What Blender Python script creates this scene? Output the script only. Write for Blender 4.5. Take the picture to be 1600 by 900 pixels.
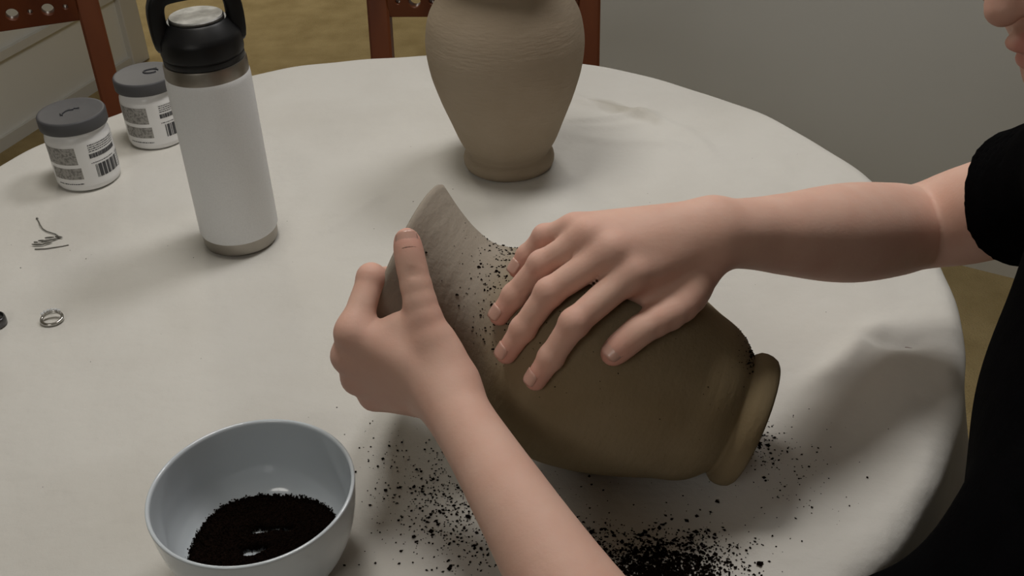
import bpy, bmesh, math, random
import numpy as np
from mathutils import Matrix, Vector
for o in list(bpy.data.objects): bpy.data.objects.remove(o)
SC = bpy.context.scene; C = SC.collection
PI = math.pi

# ------------------------------------------------------------------ camera, light, exposure
cam = bpy.data.cameras.new('camera'); cam.lens = 37.125; cam.sensor_width = 36; cam.clip_start = .02
co = bpy.data.objects.new('camera', cam); C.objects.link(co); SC.camera = co
co.matrix_world = Matrix(((0.9993, 0.0383, 0.0, 0.0), (-0.0216, 0.5647, -0.8250, 0.0), (-0.0316, 0.8244, 0.5651, 1.35), (0, 0, 0, 1)))
world = bpy.data.worlds.new('room_air'); SC.world = world; world.use_nodes = True
world.node_tree.nodes['Background'].inputs[0].default_value = (.9, .95, 1, 1)
world.node_tree.nodes['Background'].inputs[1].default_value = .14
def area(name, loc, target, size, power, col):
    L = bpy.data.lights.new(name, 'AREA'); L.shape = 'DISK'; L.size = size; L.energy = power; L.color = col
    o = bpy.data.objects.new(name, L); C.objects.link(o); o.location = loc
    o.rotation_euler = (Vector(target) - Vector(loc)).to_track_quat('-Z', 'Y').to_euler(); return o
area('ceiling_lamp', (-.20, 1.02, 2.25), (-.12, .85, .75), .38, 8.6, (1, .96, .90))
area('second_ceiling_lamp', (.42, 1.46, 2.25), (.12, 1.0, .75), .42, 8.2, (1, .98, .97))
area('back_fill_lamp', (-1.3, 4.5, 2.44), (-1.1, 4.2, 0), .5, 30, (1, .94, .82))  # added fill, brightens the far carpet and the left wall
area('front_fill_lamp', (-.9, -1.3, 2.44), (-.4, .6, .75), .9, 12, (1, .96, .90))  # added fill behind the camera, lifts the surfaces that face it
SC.view_settings.view_transform = 'Standard'; SC.view_settings.look = 'None'
SC.view_settings.exposure = -0.10; SC.view_settings.gamma = 1; SC.view_settings.use_curve_mapping = False

# ------------------------------------------------------------------ helpers
def tag(o, label=None, cat=None, group=None, kind=None):
    if label: o['label'] = label
    if cat: o['category'] = cat
    if group: o['group'] = group
    if kind: o['kind'] = kind
    return o
def empty(name, loc, rz=0):
    o = bpy.data.objects.new(name, None); C.objects.link(o); o.location = loc; o.rotation_euler = (0, 0, rz)
    o.empty_display_size = .03; return o
def link(name, me, m, parent=None, smooth=True, loc=(0, 0, 0)):
    o = bpy.data.objects.new(name, me); C.objects.link(o)
    if m: me.materials.append(m)
    if parent: o.parent = parent
    o.location = loc
    if smooth and len(me.polygons): me.polygons.foreach_set('use_smooth', [True]*len(me.polygons))
    return o
def obj(name, bm, m, parent=None, smooth=True, loc=(0, 0, 0), sharp=None):
    bmesh.ops.recalc_face_normals(bm, faces=bm.faces)
    me = bpy.data.meshes.new(name); bm.to_mesh(me); bm.free()
    o = link(name, me, m, parent, smooth, loc)
    if smooth and sharp: me.set_sharp_from_angle(angle=math.radians(sharp))
    return o
def lathe(bm, prof, seg=64, cx=0, cy=0, close=False):
    rings = []
    for r, z in prof:
        if r < 1e-6: rings.append([bm.verts.new((cx, cy, z))])
        else: rings.append([bm.verts.new((cx+r*math.cos(2*PI*i/seg), cy+r*math.sin(2*PI*i/seg), z)) for i in range(seg)])
    pairs = list(zip(rings, rings[1:])) + ([(rings[-1], rings[0])] if close else [])
    for a, b in pairs:
        for i in range(seg):
            j = (i+1) % seg
            f = [a[0], b[i], b[j]] if len(a) == 1 else [a[i], a[j], b[0]] if len(b) == 1 else [a[i], a[j], b[j], b[i]]
            if len(a) == 1 and len(b) == 1: continue
            bm.faces.new(f)
    return bm
def tube(bm, pts, r, n=10, closed=False, cap=True):
    pts = [Vector(p) for p in pts]; N = len(pts); rs = r if isinstance(r, (list, tuple)) else [r]*N
    rings = []; up = None
    for i, p in enumerate(pts):
        a = pts[(i-1) % N] if (closed or i > 0) else p
        b = pts[(i+1) % N] if (closed or i < N-1) else p
        t = (b-a).normalized()
        if up is None: up = t.orthogonal().normalized()
        up = (up - t*up.dot(t)).normalized(); s = t.cross(up)
        rings.append([bm.verts.new(p + rs[i]*(math.cos(2*PI*k/n)*up + math.sin(2*PI*k/n)*s)) for k in range(n)])
    for i in range(N if closed else N-1):
        a = rings[i]; b = rings[(i+1) % N]
        off = 0
        if closed and i == N-1:
            off = min(range(n), key=lambda q: (a[0].co-b[q].co).length)
        for k in range(n): bm.faces.new([a[k], a[(k+1) % n], b[(k+1+off) % n], b[(k+off) % n]])
    if cap and not closed:
        bm.faces.new(rings[0][::-1]); bm.faces.new(rings[-1])
    return bm
def box(bm, x0, x1, y0, y1, z0, z1, bev=0, M=None):
    vs = [bm.verts.new((x, y, z)) for x in (x0, x1) for y in (y0, y1) for z in (z0, z1)]
    if M:
        for v in vs: v.co = M @ v.co
    fs = [bm.faces.new([vs[i] for i in f]) for f in ((0, 1, 3, 2), (4, 6, 7, 5), (0, 4, 5, 1), (2, 3, 7, 6), (0, 2, 6, 4), (1, 5, 7, 3))]
    if bev:
        es = list({e for f in fs for e in f.edges})
        bmesh.ops.bevel(bm, geom=es, offset=bev, segments=3, affect='EDGES', profile=.5)
    return bm
def sweep_box(bm, path, w, d, side=Vector((1, 0, 0))):        # rectangular section (w along side, d across) swept along a path
    rings = []
    for i, p in enumerate(path):
        p = Vector(p); t = (Vector(path[min(i+1, len(path)-1)]) - Vector(path[max(i-1, 0)])).normalized()
        s = (side - t*side.dot(t)).normalized(); n = t.cross(s)
        c = .22
        prof = [(-1+c, -1), (1-c, -1), (1, -1+c), (1, 1-c), (1-c, 1), (-1+c, 1), (-1, 1-c), (-1, -1+c)]
        rings.append([bm.verts.new(p + s*a*w/2 + n*b*d/2) for a, b in prof])
    for a, b in zip(rings, rings[1:]):
        for k in range(8): bm.faces.new([a[k], a[(k+1) % 8], b[(k+1) % 8], b[k]])
    bm.faces.new(rings[0][::-1]); bm.faces.new(rings[-1]); return bm

def mat(name, col, rough=.5, metal=0, spec=.5, noise=None, bump=None, sss=0, coat=0):
    m = bpy.data.materials.new(name); m.use_nodes = True; nt = m.node_tree; b = nt.nodes['Principled BSDF']
    b.inputs['Base Color'].default_value = (*col, 1); b.inputs['Roughness'].default_value = rough
    b.inputs['Metallic'].default_value = metal; b.inputs['Specular IOR Level'].default_value = spec
    b.inputs['Coat Weight'].default_value = coat; b.inputs['Coat Roughness'].default_value = .1
    if sss:
        b.inputs['Subsurface Weight'].default_value = sss; b.inputs['Subsurface Radius'].default_value = (1, .35, .2); b.inputs['Subsurface Scale'].default_value = .006
    tc = nt.nodes.new('ShaderNodeTexCoord')
    if noise:                                              # (scale, second colour, low, high[, stretch])
        n = nt.nodes.new('ShaderNodeTexNoise'); n.inputs['Scale'].default_value = noise[0]; n.inputs['Detail'].default_value = 5
        src = tc.outputs['Object']
        if len(noise) > 4:
            mp = nt.nodes.new('ShaderNodeMapping'); mp.inputs['Scale'].default_value = noise[4]; nt.links.new(src, mp.inputs[0]); src = mp.outputs[0]
        nt.links.new(src, n.inputs['Vector'])
        rp = nt.nodes.new('ShaderNodeValToRGB'); rp.color_ramp.elements[0].position = noise[2]; rp.color_ramp.elements[1].position = noise[3]
        rp.color_ramp.elements[0].color = (*col, 1); rp.color_ramp.elements[1].color = (*noise[1], 1)
        nt.links.new(n.outputs['Fac'], rp.inputs[0]); nt.links.new(rp.outputs[0], b.inputs['Base Color'])
    prev = None
    for bp in (bump or []):                                # (scale, strength, distance[, stretch])
        n = nt.nodes.new('ShaderNodeTexNoise'); n.inputs['Scale'].default_value = bp[0]; n.inputs['Detail'].default_value = 4
        src = tc.outputs['Object']
        if len(bp) > 3:
            mp = nt.nodes.new('ShaderNodeMapping'); mp.inputs['Scale'].default_value = bp[3]; nt.links.new(src, mp.inputs[0]); src = mp.outputs[0]
        nt.links.new(src, n.inputs['Vector'])
        bu = nt.nodes.new('ShaderNodeBump'); bu.inputs['Strength'].default_value = bp[1]; bu.inputs['Distance'].default_value = bp[2]
        nt.links.new(n.outputs['Fac'], bu.inputs['Height'])
        if prev: nt.links.new(prev.outputs[0], bu.inputs['Normal'])
        prev = bu
    if prev: nt.links.new(prev.outputs[0], b.inputs['Normal'])
    return m

M_cloth = mat('canvas_cloth', (.62, .605, .565), .95, spec=.1, noise=(5, (.555, .535, .49), .42, .72), bump=[(900, .25, .0006), (120, .3, .001), (34, .45, .004), (9, .45, .012)])
def stain_or_shade(m, c, ang, size, col, amt):                     # soft canvas tint, used for faint old staining and for painted arm shade
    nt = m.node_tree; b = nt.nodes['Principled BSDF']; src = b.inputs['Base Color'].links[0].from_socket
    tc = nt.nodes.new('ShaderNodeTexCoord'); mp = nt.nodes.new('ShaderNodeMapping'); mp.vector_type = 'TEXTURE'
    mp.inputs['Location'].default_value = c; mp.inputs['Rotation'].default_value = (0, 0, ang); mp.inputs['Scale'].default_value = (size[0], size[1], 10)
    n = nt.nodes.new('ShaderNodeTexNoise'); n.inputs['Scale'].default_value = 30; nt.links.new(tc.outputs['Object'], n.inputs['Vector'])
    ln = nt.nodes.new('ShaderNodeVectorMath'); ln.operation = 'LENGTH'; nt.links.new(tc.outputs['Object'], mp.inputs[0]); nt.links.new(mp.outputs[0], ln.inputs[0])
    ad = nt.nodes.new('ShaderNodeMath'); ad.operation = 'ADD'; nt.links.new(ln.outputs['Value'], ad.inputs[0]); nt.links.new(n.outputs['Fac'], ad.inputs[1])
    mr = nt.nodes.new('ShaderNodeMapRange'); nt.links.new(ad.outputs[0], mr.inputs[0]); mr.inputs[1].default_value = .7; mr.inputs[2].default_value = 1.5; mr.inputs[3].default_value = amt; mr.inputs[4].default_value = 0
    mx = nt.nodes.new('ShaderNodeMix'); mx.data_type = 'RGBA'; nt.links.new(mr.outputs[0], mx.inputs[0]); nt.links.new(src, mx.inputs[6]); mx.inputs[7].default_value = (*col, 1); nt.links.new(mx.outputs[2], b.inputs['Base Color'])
stain_or_shade(M_cloth, (.150, 1.285, .75), -.78, (.075, .018), (.36, .33, .27), .6)
stain_or_shade(M_cloth, (.345, .77, .75), .3, (.05, .016), (.40, .39, .36), .35)  # grey patch that paints the arm's shade into the cloth colour
M_carpet = mat('carpet', (.42, .325, .165), 1, spec=.05, noise=(9, (.33, .25, .12), .35, .65), bump=[(260, .8, .006)])
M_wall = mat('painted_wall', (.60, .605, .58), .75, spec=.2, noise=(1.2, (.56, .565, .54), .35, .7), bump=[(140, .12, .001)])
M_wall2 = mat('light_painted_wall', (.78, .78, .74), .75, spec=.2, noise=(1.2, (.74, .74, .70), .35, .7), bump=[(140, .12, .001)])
M_ceil = mat('ceiling_paint', (.80, .785, .75), .9, bump=[(90, .2, .001)])
M_trim = mat('white_trim', (.62, .61, .57), .45, bump=[(40, .05, .0005)])
M_wood = mat('cherry_wood', (.15, .040, .011), .42, noise=(14, (.085, .019, .006), .35, .7, (1, 1, .18)), bump=[(60, .08, .0006, (1, 1, .1))])
M_clay = mat('dry_clay', (.37, .305, .228), .92, spec=.12, noise=(9, (.315, .252, .178), .35, .7), bump=[(60, .35, .0022, (1, 1, 5)), (420, .3, .0007), (14, .3, .004, (1, 1, 2.5))])
M_clay2 = mat('olive_clay', (.265, .212, .132), .88, spec=.12, noise=(11, (.205, .155, .085), .35, .7), bump=[(55, .4, .0022, (1, 1, 3)), (380, .35, .0008), (24, .3, .003)])
def two_tone(m, col, z0, z1):                            # the flare is greyer than the olive body
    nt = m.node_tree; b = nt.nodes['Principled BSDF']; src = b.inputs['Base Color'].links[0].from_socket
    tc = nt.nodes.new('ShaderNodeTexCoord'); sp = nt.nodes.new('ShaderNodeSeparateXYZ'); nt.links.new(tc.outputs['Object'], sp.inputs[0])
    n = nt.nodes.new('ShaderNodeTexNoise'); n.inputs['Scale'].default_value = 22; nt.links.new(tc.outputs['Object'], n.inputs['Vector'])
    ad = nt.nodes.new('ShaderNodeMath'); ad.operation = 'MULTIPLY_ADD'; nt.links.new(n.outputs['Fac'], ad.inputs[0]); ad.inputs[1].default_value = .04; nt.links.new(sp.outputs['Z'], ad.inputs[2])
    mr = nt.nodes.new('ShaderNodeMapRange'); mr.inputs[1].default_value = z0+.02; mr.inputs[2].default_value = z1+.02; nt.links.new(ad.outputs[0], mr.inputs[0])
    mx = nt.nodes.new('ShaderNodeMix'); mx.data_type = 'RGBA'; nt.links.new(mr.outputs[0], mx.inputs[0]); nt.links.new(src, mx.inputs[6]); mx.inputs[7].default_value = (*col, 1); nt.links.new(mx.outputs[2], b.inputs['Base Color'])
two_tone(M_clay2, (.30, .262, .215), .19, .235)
M_steel = mat('brushed_steel', (.40, .37, .33), .36, metal=1, noise=(30, (.32, .295, .26), .3, .7, (1, 1, .05)), bump=[(500, .08, .0003, (.1, .1, 6))])
M_cap = mat('satin_steel', (.22, .22, .21), .55, metal=1, noise=(90, (.36, .36, .35), .35, .65), bump=[(160, .25, .0006)])
M_powder = mat('white_powder_coat', (.78, .79, .80), .5, spec=.4, noise=(600, (.74, .75, .76), .4, .7), bump=[(900, .15, .0003)])
M_black = mat('black_plastic', (.0035, .0035, .004), .42, spec=.3, noise=(40, (.005, .005, .0055), .3, .7), bump=[(900, .1, .0002)])
M_grey = mat('grey_plastic', (.075, .075, .08), .5, spec=.3, noise=(50, (.065, .065, .07), .3, .7), bump=[(300, .06, .0003)])
M_white = mat('white_plastic', (.80, .80, .80), .25, spec=.5, noise=(30, (.77, .77, .77), .3, .7), bump=[(120, .04, .0003)])
M_print = mat('grey_print', (.33, .32, .30), .5, noise=(330, (.17, .165, .155), .46, .60), bump=[(100, .03, .0002)])
M_ink = mat('dark_ink', (.035, .037, .042), .5, noise=(200, (.06, .06, .065), .3, .7))
M_bowl = mat('glazed_porcelain', (.58, .63, .67), .12, spec=.5, coat=.3, noise=(7, (.55, .60, .64), .3, .7), bump=[(30, .03, .0006)])
M_coffee = mat('coffee_grounds', (.0045, .0024, .0016), .95, spec=.03, noise=(700, (.010, .005, .0032), .4, .7), bump=[(1200, .8, .0012)])
M_silver = mat('silver', (.62, .61, .58), .18, metal=1, noise=(200, (.5, .49, .47), .3, .7))
M_silver2 = mat('dull_silver', (.20, .195, .17), .5, metal=.6, noise=(300, (.14, .135, .12), .3, .7))
M_gem = mat('clear_gem', (.80, .82, .84), .05, spec=1, coat=1, noise=(300, (.6, .62, .64), .3, .7))
M_dsilver = mat('tarnished_silver', (.16, .16, .165), .3, metal=1, noise=(300, (.09, .09, .095), .3, .7))
M_shirt = mat('black_knit', (.0016, .0016, .0018), 1, spec=.02, noise=(60, (.0024, .0024, .0028), .3, .7), bump=[(500, .3, .0008), (25, .3, .004)])
M_jean = mat('dark_trousers', (.012, .013, .018), .9, noise=(90, (.018, .02, .027), .3, .7), bump=[(600, .3, .0006)])
M_shoe = mat('shoe_leather', (.02, .018, .016), .5, noise=(40, (.03, .026, .022), .3, .7))
M_hair = mat('brown_hair', (.030, .017, .010), .5, noise=(120, (.05, .03, .018), .3, .7, (1, 1, .2)), bump=[(260, .6, .003, (1, 1, .15))])
M_nail = mat('fingernail', (.60, .36, .29), .30, spec=.5, noise=(80, (.56, .32, .26), .3, .7), sss=.15)
M_eye = mat('eye_white', (.7, .68, .64), .15, noise=(90, (.66, .62, .58), .3, .7))
M_lip = None
def skin():
    m = mat('skin', (.56, .335, .245), .58, spec=.22, sss=.12, bump=[(420, .16, .0007), (60, .18, .0015)])
    nt = m.node_tree; b = nt.nodes['Principled BSDF']
    at = nt.nodes.new('ShaderNodeAttribute'); at.attribute_name = 'flush'
    tc = nt.nodes.new('ShaderNodeTexCoord'); n = nt.nodes.new('ShaderNodeTexNoise'); n.inputs['Scale'].default_value = 38; n.inputs['Detail'].default_value = 4
    nt.links.new(tc.outputs['Object'], n.inputs['Vector'])
    r = nt.nodes.new('ShaderNodeValToRGB'); r.color_ramp.elements[0].position = .3; r.color_ramp.elements[1].position = .75
    r.color_ramp.elements[0].color = (.68, .445, .355, 1); r.color_ramp.elements[1].color = (.64, .385, .30, 1)
    mx = nt.nodes.new('ShaderNodeMix'); mx.data_type = 'RGBA'
    nt.links.new(n.outputs['Fac'], r.inputs[0]); nt.links.new(r.outputs[0], mx.inputs[6]); mx.inputs[7].default_value = (.60, .27, .22, 1)
    nt.links.new(at.outputs['Fac'], mx.inputs[0]); nt.links.new(mx.outputs[2], b.inputs['Base Color']); return m
M_skin = skin()

# ------------------------------------------------------------------ implicit surfaces (blended capsules and ellipsoids, meshed by surface nets)
def rc(P, a, b):
    A = np.array(a[:3]); B = np.array(b[:3]); ba = B-A; pa = P-A
    h = np.clip((pa@ba)/(ba@ba), 0, 1)
    return np.sqrt(((pa-h[..., None]*ba)**2).sum(-1)) - (a[3]+(b[3]-a[3])*h)
def ell(P, c, ax, r):
    p = (P-np.array(c))@np.array(ax).T; r = np.array(r)
    k0 = np.sqrt(((p/r)**2).sum(-1)); k1 = np.sqrt(((p/r**2)**2).sum(-1))+1e-9
    return k0*(k0-1)/k1
def smin(a, b, k): h = np.maximum(k-np.abs(a-b), 0)/k; return np.minimum(a, b)-h*h*k*.25
def smax(a, b, k): return -smin(-a, -b, k)
def spline(js, m=4):                                     # smooth limb: joints joined by a Catmull-Rom curve, radii included
    J = np.array(js); J = np.vstack([2*J[0]-J[1], J, 2*J[-1]-J[-2]]); out = []
    for i in range(1, len(J)-2):
        a, b, c, d = J[i-1:i+3]
        la, lb, lc = [np.sqrt(np.linalg.norm((q-p)[:3])) for p, q in ((a, b), (b, c), (c, d))]
        m1 = (c-b)-lb*((c-a)/(la+lb)-(b-a)/la); m2 = (c-b)+lb*((d-c)/lc-(d-b)/(lb+lc))
        for t in np.arange(m)/m: out.append((2*t**3-3*t**2+1)*b+(t**3-2*t**2+t)*m1+(-2*t**3+3*t**2)*c+(t**3-t**2)*m2)
    return [tuple(p) for p in out]+[tuple(J[-2])]
def limb(P, js, k=.006):
    c = P.reshape(-1, 3).mean(0); rad = np.sqrt(((P-c)**2).sum(-1)).max(); segs = list(zip(js, js[1:]))
    if rad < .12:
        ds = [float(rc(c[None], a, b)[0]) for a, b in segs]; lim = max(min(ds), 0)+2.2*rad+.02
        segs = [s for s, d in zip(segs, ds) if d < lim]
    d = rc(P, *segs[0])
    for a, b in segs[1:]: d = smin(d, rc(P, a, b), k)
    return d
def chain(P, js, k=.004):
    d = rc(P, js[0], js[1])
    for a, b in zip(js[1:], js[2:]): d = smin(d, rc(P, a, b), k)
    return d
def sdf_mesh(f, lo, hi, h, B=14):
    lo = np.array(lo, float); n = np.ceil((np.array(hi)-lo)/(h*B)).astype(int)
    cs = np.stack(np.meshgrid(*[np.arange(k) for k in n], indexing='ij'), -1).reshape(-1, 3)
    ctr = lo+(cs+.5)*h*B; R = h*B*.5*1.7321
    d = f(ctr); keep = cs[np.abs(d) < R*1.25+.012]
    g = np.stack(np.meshgrid(*[np.arange(B+1)]*3, indexing='ij'), -1)
    big = 1 << 20
    def code(c): return ((c[:, 0]+5).astype(np.int64)*big+(c[:, 1]+5))*big+(c[:, 2]+5)
    V = []; K = []; Q = []
    E = [((0, 0, 0), (1, 0, 0)), ((0, 1, 0), (1, 1, 0)), ((0, 0, 1), (1, 0, 1)), ((0, 1, 1), (1, 1, 1)), ((0, 0, 0), (0, 1, 0)), ((1, 0, 0), (1, 1, 0)), ((0, 0, 1), (0, 1, 1)), ((1, 0, 1), (1, 1, 1)), ((0, 0, 0), (0, 0, 1)), ((1, 0, 0), (1, 0, 1)), ((0, 1, 0), (0, 1, 1)), ((1, 1, 0), (1, 1, 1))]
    for c in keep:
        base = c*B; D = f((lo+(base+g)*h).reshape(-1, 3)).reshape(B+1, B+1, B+1); S = D < 0
        if S.all() or not S.any(): continue
        cnt = sum(S[i:B+i, j:B+j, k:B+k].astype(int) for i in (0, 1) for j in (0, 1) for k in (0, 1))
        ci = np.argwhere((cnt > 0) & (cnt < 8))
        if len(ci):
            acc = np.zeros((len(ci), 3)); w = np.zeros(len(ci))
            for p, q in E:
                a = D[tuple((ci+p).T)]; b = D[tuple((ci+q).T)]; m = (a < 0) != (b < 0)
                t = np.where(m, a/np.where(m, a-b, 1), 0)
                acc += m[:, None]*(np.array(p)+t[:, None]*(np.array(q)-np.array(p))); w += m
            V.append(lo+(base+ci+acc/w[:, None])*h); K.append(code(base+ci))
        for ax in range(3):
            u, v = (ax+1) % 3, (ax+2) % 3
            sl0 = [slice(0, B)]*3; sl1 = list(sl0); sl1[ax] = slice(1, B+1)
            a = S[tuple(sl0)]; b = S[tuple(sl1)]
            ei = np.argwhere(a != b)
            if not len(ei): continue
            eu = np.eye(3, dtype=int)[u]; ev = np.eye(3, dtype=int)[v]; e = base+ei
            quad = np.stack([code(e-eu-ev), code(e-ev), code(e), code(e-eu)], 1)
            flip = ~a[tuple(ei.T)]
            quad[flip] = quad[flip][:, ::-1]; Q.append(quad)
    V = np.concatenate(V); K = np.concatenate(K); Q = np.concatenate(Q)
    o = np.argsort(K); Ks = K[o]; idx = np.clip(np.searchsorted(Ks, Q), 0, len(Ks)-1); ok = (Ks[idx] == Q).all(1)
    return V, o[idx[ok]]
def np_mesh(name, V, F):
    me = bpy.data.meshes.new(name); me.vertices.add(len(V)); me.vertices.foreach_set('co', V.astype(np.float32).ravel())
    me.loops.add(F.size); me.loops.foreach_set('vertex_index', F.astype(np.int32).ravel())
    me.polygons.add(len(F)); me.polygons.foreach_set('loop_start', np.arange(0, F.size, 4, dtype=np.int32))
    me.update(calc_edges=True); me.validate(); return me

# ------------------------------------------------------------------ the room
ZT = .75
def quad_wall(name, p, q, z0, z1, th, m, kind='structure'):
    d = Vector((q[0]-p[0], q[1]-p[1], 0)); L = d.length; a = math.atan2(d.y, d.x)
    bm = box(bmesh.new(), 0, L, 0, th, z0, z1)
    o = obj(name, bm, m, smooth=False, loc=(p[0], p[1], 0)); o.rotation_euler = (0, 0, a); return tag(o, kind=kind)
tag(obj('floor', box(bmesh.new(), -4.2, 3.2, -2.2, 6.2, -.05, 0), M_carpet, smooth=False), kind='structure')
tag(obj('ceiling', box(bmesh.new(), -4.2, 3.2, -2.2, 6.2, 2.5, 2.56), M_ceil, smooth=False), kind='structure')
RW0, RW1 = (2.6, 1.013), (.06, 2.617)
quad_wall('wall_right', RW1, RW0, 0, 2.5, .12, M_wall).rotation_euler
# (thickness lies behind the visible face)
quad_wall('baseboard_right', (RW1[0]-.007, RW1[1]-.0105), (RW0[0]-.007, RW0[1]-.0105), 0, .10, .012, M_trim)
LW0, LW1 = (-2.2, .72), (-1.25, 3.366)
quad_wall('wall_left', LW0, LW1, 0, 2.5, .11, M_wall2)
nx, ny = .941, -.338
quad_wall('baseboard_left', (LW0[0]+nx*.013, LW0[1]+ny*.013), (LW1[0]+nx*.013, LW1[1]+ny*.013), 0, .036, .013, M_trim)
quad_wall('trim_1', (LW0[0]+nx*.016, LW0[1]+ny*.016), (LW1[0]+nx*.016, LW1[1]+ny*.016), .238, .262, .016, M_trim)
def casing():
    d = Vector((.338, .941, 0)); p = Vector((LW1[0], LW1[1], 0))
    bm = box(bmesh.new(), 0, .085, -.02, .13, 0, 2.5, .004)
    o = obj('trim_2', bm, M_trim, smooth=False, loc=p); o.rotation_euler = (0, 0, math.atan2(d.y, d.x)); tag(o, kind='structure')
casing()
quad_wall('wall_back', (-4.2, 6.05), (3.2, 6.05), 0, 2.5, .12, M_wall)
quad_wall('wall_front', (3.2, -2.1), (-4.2, -2.1), 0, 2.5, .08, M_wall)
quad_wall('wall_far_left', (-4.1, -2.1), (-4.1, 6.05), 0, 2.5, .1, M_wall)
quad_wall('wall_far_right', (3.1, 6.05), (3.1, -2.1), 0, 2.5, .1, M_wall)

# ------------------------------------------------------------------ table and cloth
TC = (-.132, .936); TR = .577
tbl = tag(empty('round_table', (TC[0], TC[1], 0)), 'round dining table hidden under the off-white canvas cloth', 'table')
obj('tabletop', lathe(bmesh.new(), [(0, .716), (TR-.02, .716), (TR-.008, .724), (TR-.008, .740), (TR-.014, .744), (0, .744)], 96), M_wood, tbl, sharp=40)
obj('pedestal', lathe(bmesh.new(), [(0, .10), (.075, .10), (.08, .16), (.05, .22), (.045, .4), (.065, .55), (.05, .62), (.09, .70), (.16, .716), (0, .716)], 40), M_wood, tbl, sharp=50)
for k in range(4):
    a = PI/4+k*PI/2; d = Vector((math.cos(a), math.sin(a), 0))
    obj('leg', sweep_box(bmesh.new(), [d*.04+Vector((0, 0, .17)), d*.16+Vector((0, 0, .15)), d*.30+Vector((0, 0, .07)), d*.38+Vector((0, 0, .03)), d*.42+Vector((0, 0, .022))], .05, .045, Vector((-d.y, d.x, 0))), M_wood, tbl)
rng = np.random.default_rng(4)
RID = [((.085, 1.34), (.20, 1.235), .0055, .0085), ((.080, 1.262), (.20, 1.262), .0050, .0070), ((.092, 1.240), (.17, 1.232), .0035, .0055), ((.092, 1.210), (.215, 1.165), .0040, .0085), ((.18, 1.30), (.26, 1.13), .0030, .010),
       ((.245, .70), (.365, .80), .007, .013), ((.31, .775), (.38, .765), -.006, .009), ((-.285, 1.267), (-.20, 1.044), .0018, .02), ((-.436, .76), (-.315, .933), .0015, .022),
       ((-.222, .99), (-.13, 1.083), .0030, .009), ((-.15, .63), (-.095, .70), .002, .018), ((.27, .95), (.37, .83), .0025, .02), ((.30, .62), (.33, .70), .003, .025)]
def cloth_top(x, y):
    z = .0007*np.sin(31*x+7*y)+.0006*np.sin(23*y-11*x+1)+.0005*np.sin(57*x+33*y+2)
    for p, q, hgt, w in RID:
        p = np.array(p); q = np.array(q); d = q-p; L = np.hypot(*d); d = d/L
        t = (x-p[0])*d[0]+(y-p[1])*d[1]; s = (x-p[0])*-d[1]+(y-p[1])*d[0]
        s = s+.006*np.sin(t*40)
        z = z+hgt*np.exp(-(s/w)**2)*np.exp(-((np.clip(np.abs(t-L/2)-L*.25, 0, None))/(L*.22))**2)
    return z
def make_cloth():
    NA = 560; rr = list(np.linspace(0, TR-.02, 112)[1:]); prof = [(r, 0, 0) for r in rr]
    # rounding over the edge, then the drop
    for k in range(1, 9):
        a = k/8*PI/2; prof.append((TR-.02+.02*math.sin(a)*1.0, -.020*(1-math.cos(a)), .15*k/8))
    for k in range(1, 26):
        prof.append((TR+.002*k/25, -.020-.30*k/25, .15+.85*k/25))
    A = np.arange(NA)*2*PI/NA
    fold = (np.sin(A*11+.6)+.6*np.sin(A*17+2)+.45*np.sin(A*29+1.1)+.3*np.sin(A*5))
    hem = .03*np.sin(A*4+.5)+.015*np.sin(A*9)
    V = [np.array([[TC[0], TC[1], ZT+float(cloth_top(TC[0], TC[1]))]])]
    for r, dz, w in prof:
        ww = max(0, (w-.15)/.85)
        bumpr = .0007*np.sin(A*23+.4)+.0005*np.sin(A*41+2)+.0012*np.sin(A*7+1)
        e = max(0, (r-(TR-.05))/.05); e = min(e, 1)
        R_ = r+bumpr*e+ww**.8*(.018*fold+.012)+ww*.02
        x = TC[0]+R_*np.cos(A); y = TC[1]+R_*np.sin(A)
        dz = dz*(1-ww*.68*np.exp(-((A-2*PI+.68)/.48)**4))
        z = ZT+dz+cloth_top(x, y)*(1-ww)+ww*hem*.8+e*.0006*np.sin(A*19+3)
        V.append(np.stack([x, y, z], 1))
    V = np.concatenate(V); n = len(prof); F = []
    i = np.arange(NA); j = (i+1) % NA
    for k in range(n-1): F.append(np.stack([1+k*NA+i, 1+(k+1)*NA+i, 1+(k+1)*NA+j, 1+k*NA+j], 1))
    F = np.concatenate(F).tolist()+[[0, 1+a, 1+b] for a, b in zip(i.tolist(), j.tolist())]
    me = bpy.data.meshes.new('tablecloth'); me.from_pydata(V.tolist(), [], F); me.update()
    o = link('tablecloth', me, M_cloth); tag(o, 'off-white canvas drop cloth draped over the round table', 'tablecloth')
    sol = o.modifiers.new('thick', 'SOLIDIFY'); sol.thickness = .0012; sol.offset = -1
make_cloth()
def zt(x, y): return ZT+float(cloth_top(np.array(x), np.array(y)))

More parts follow.
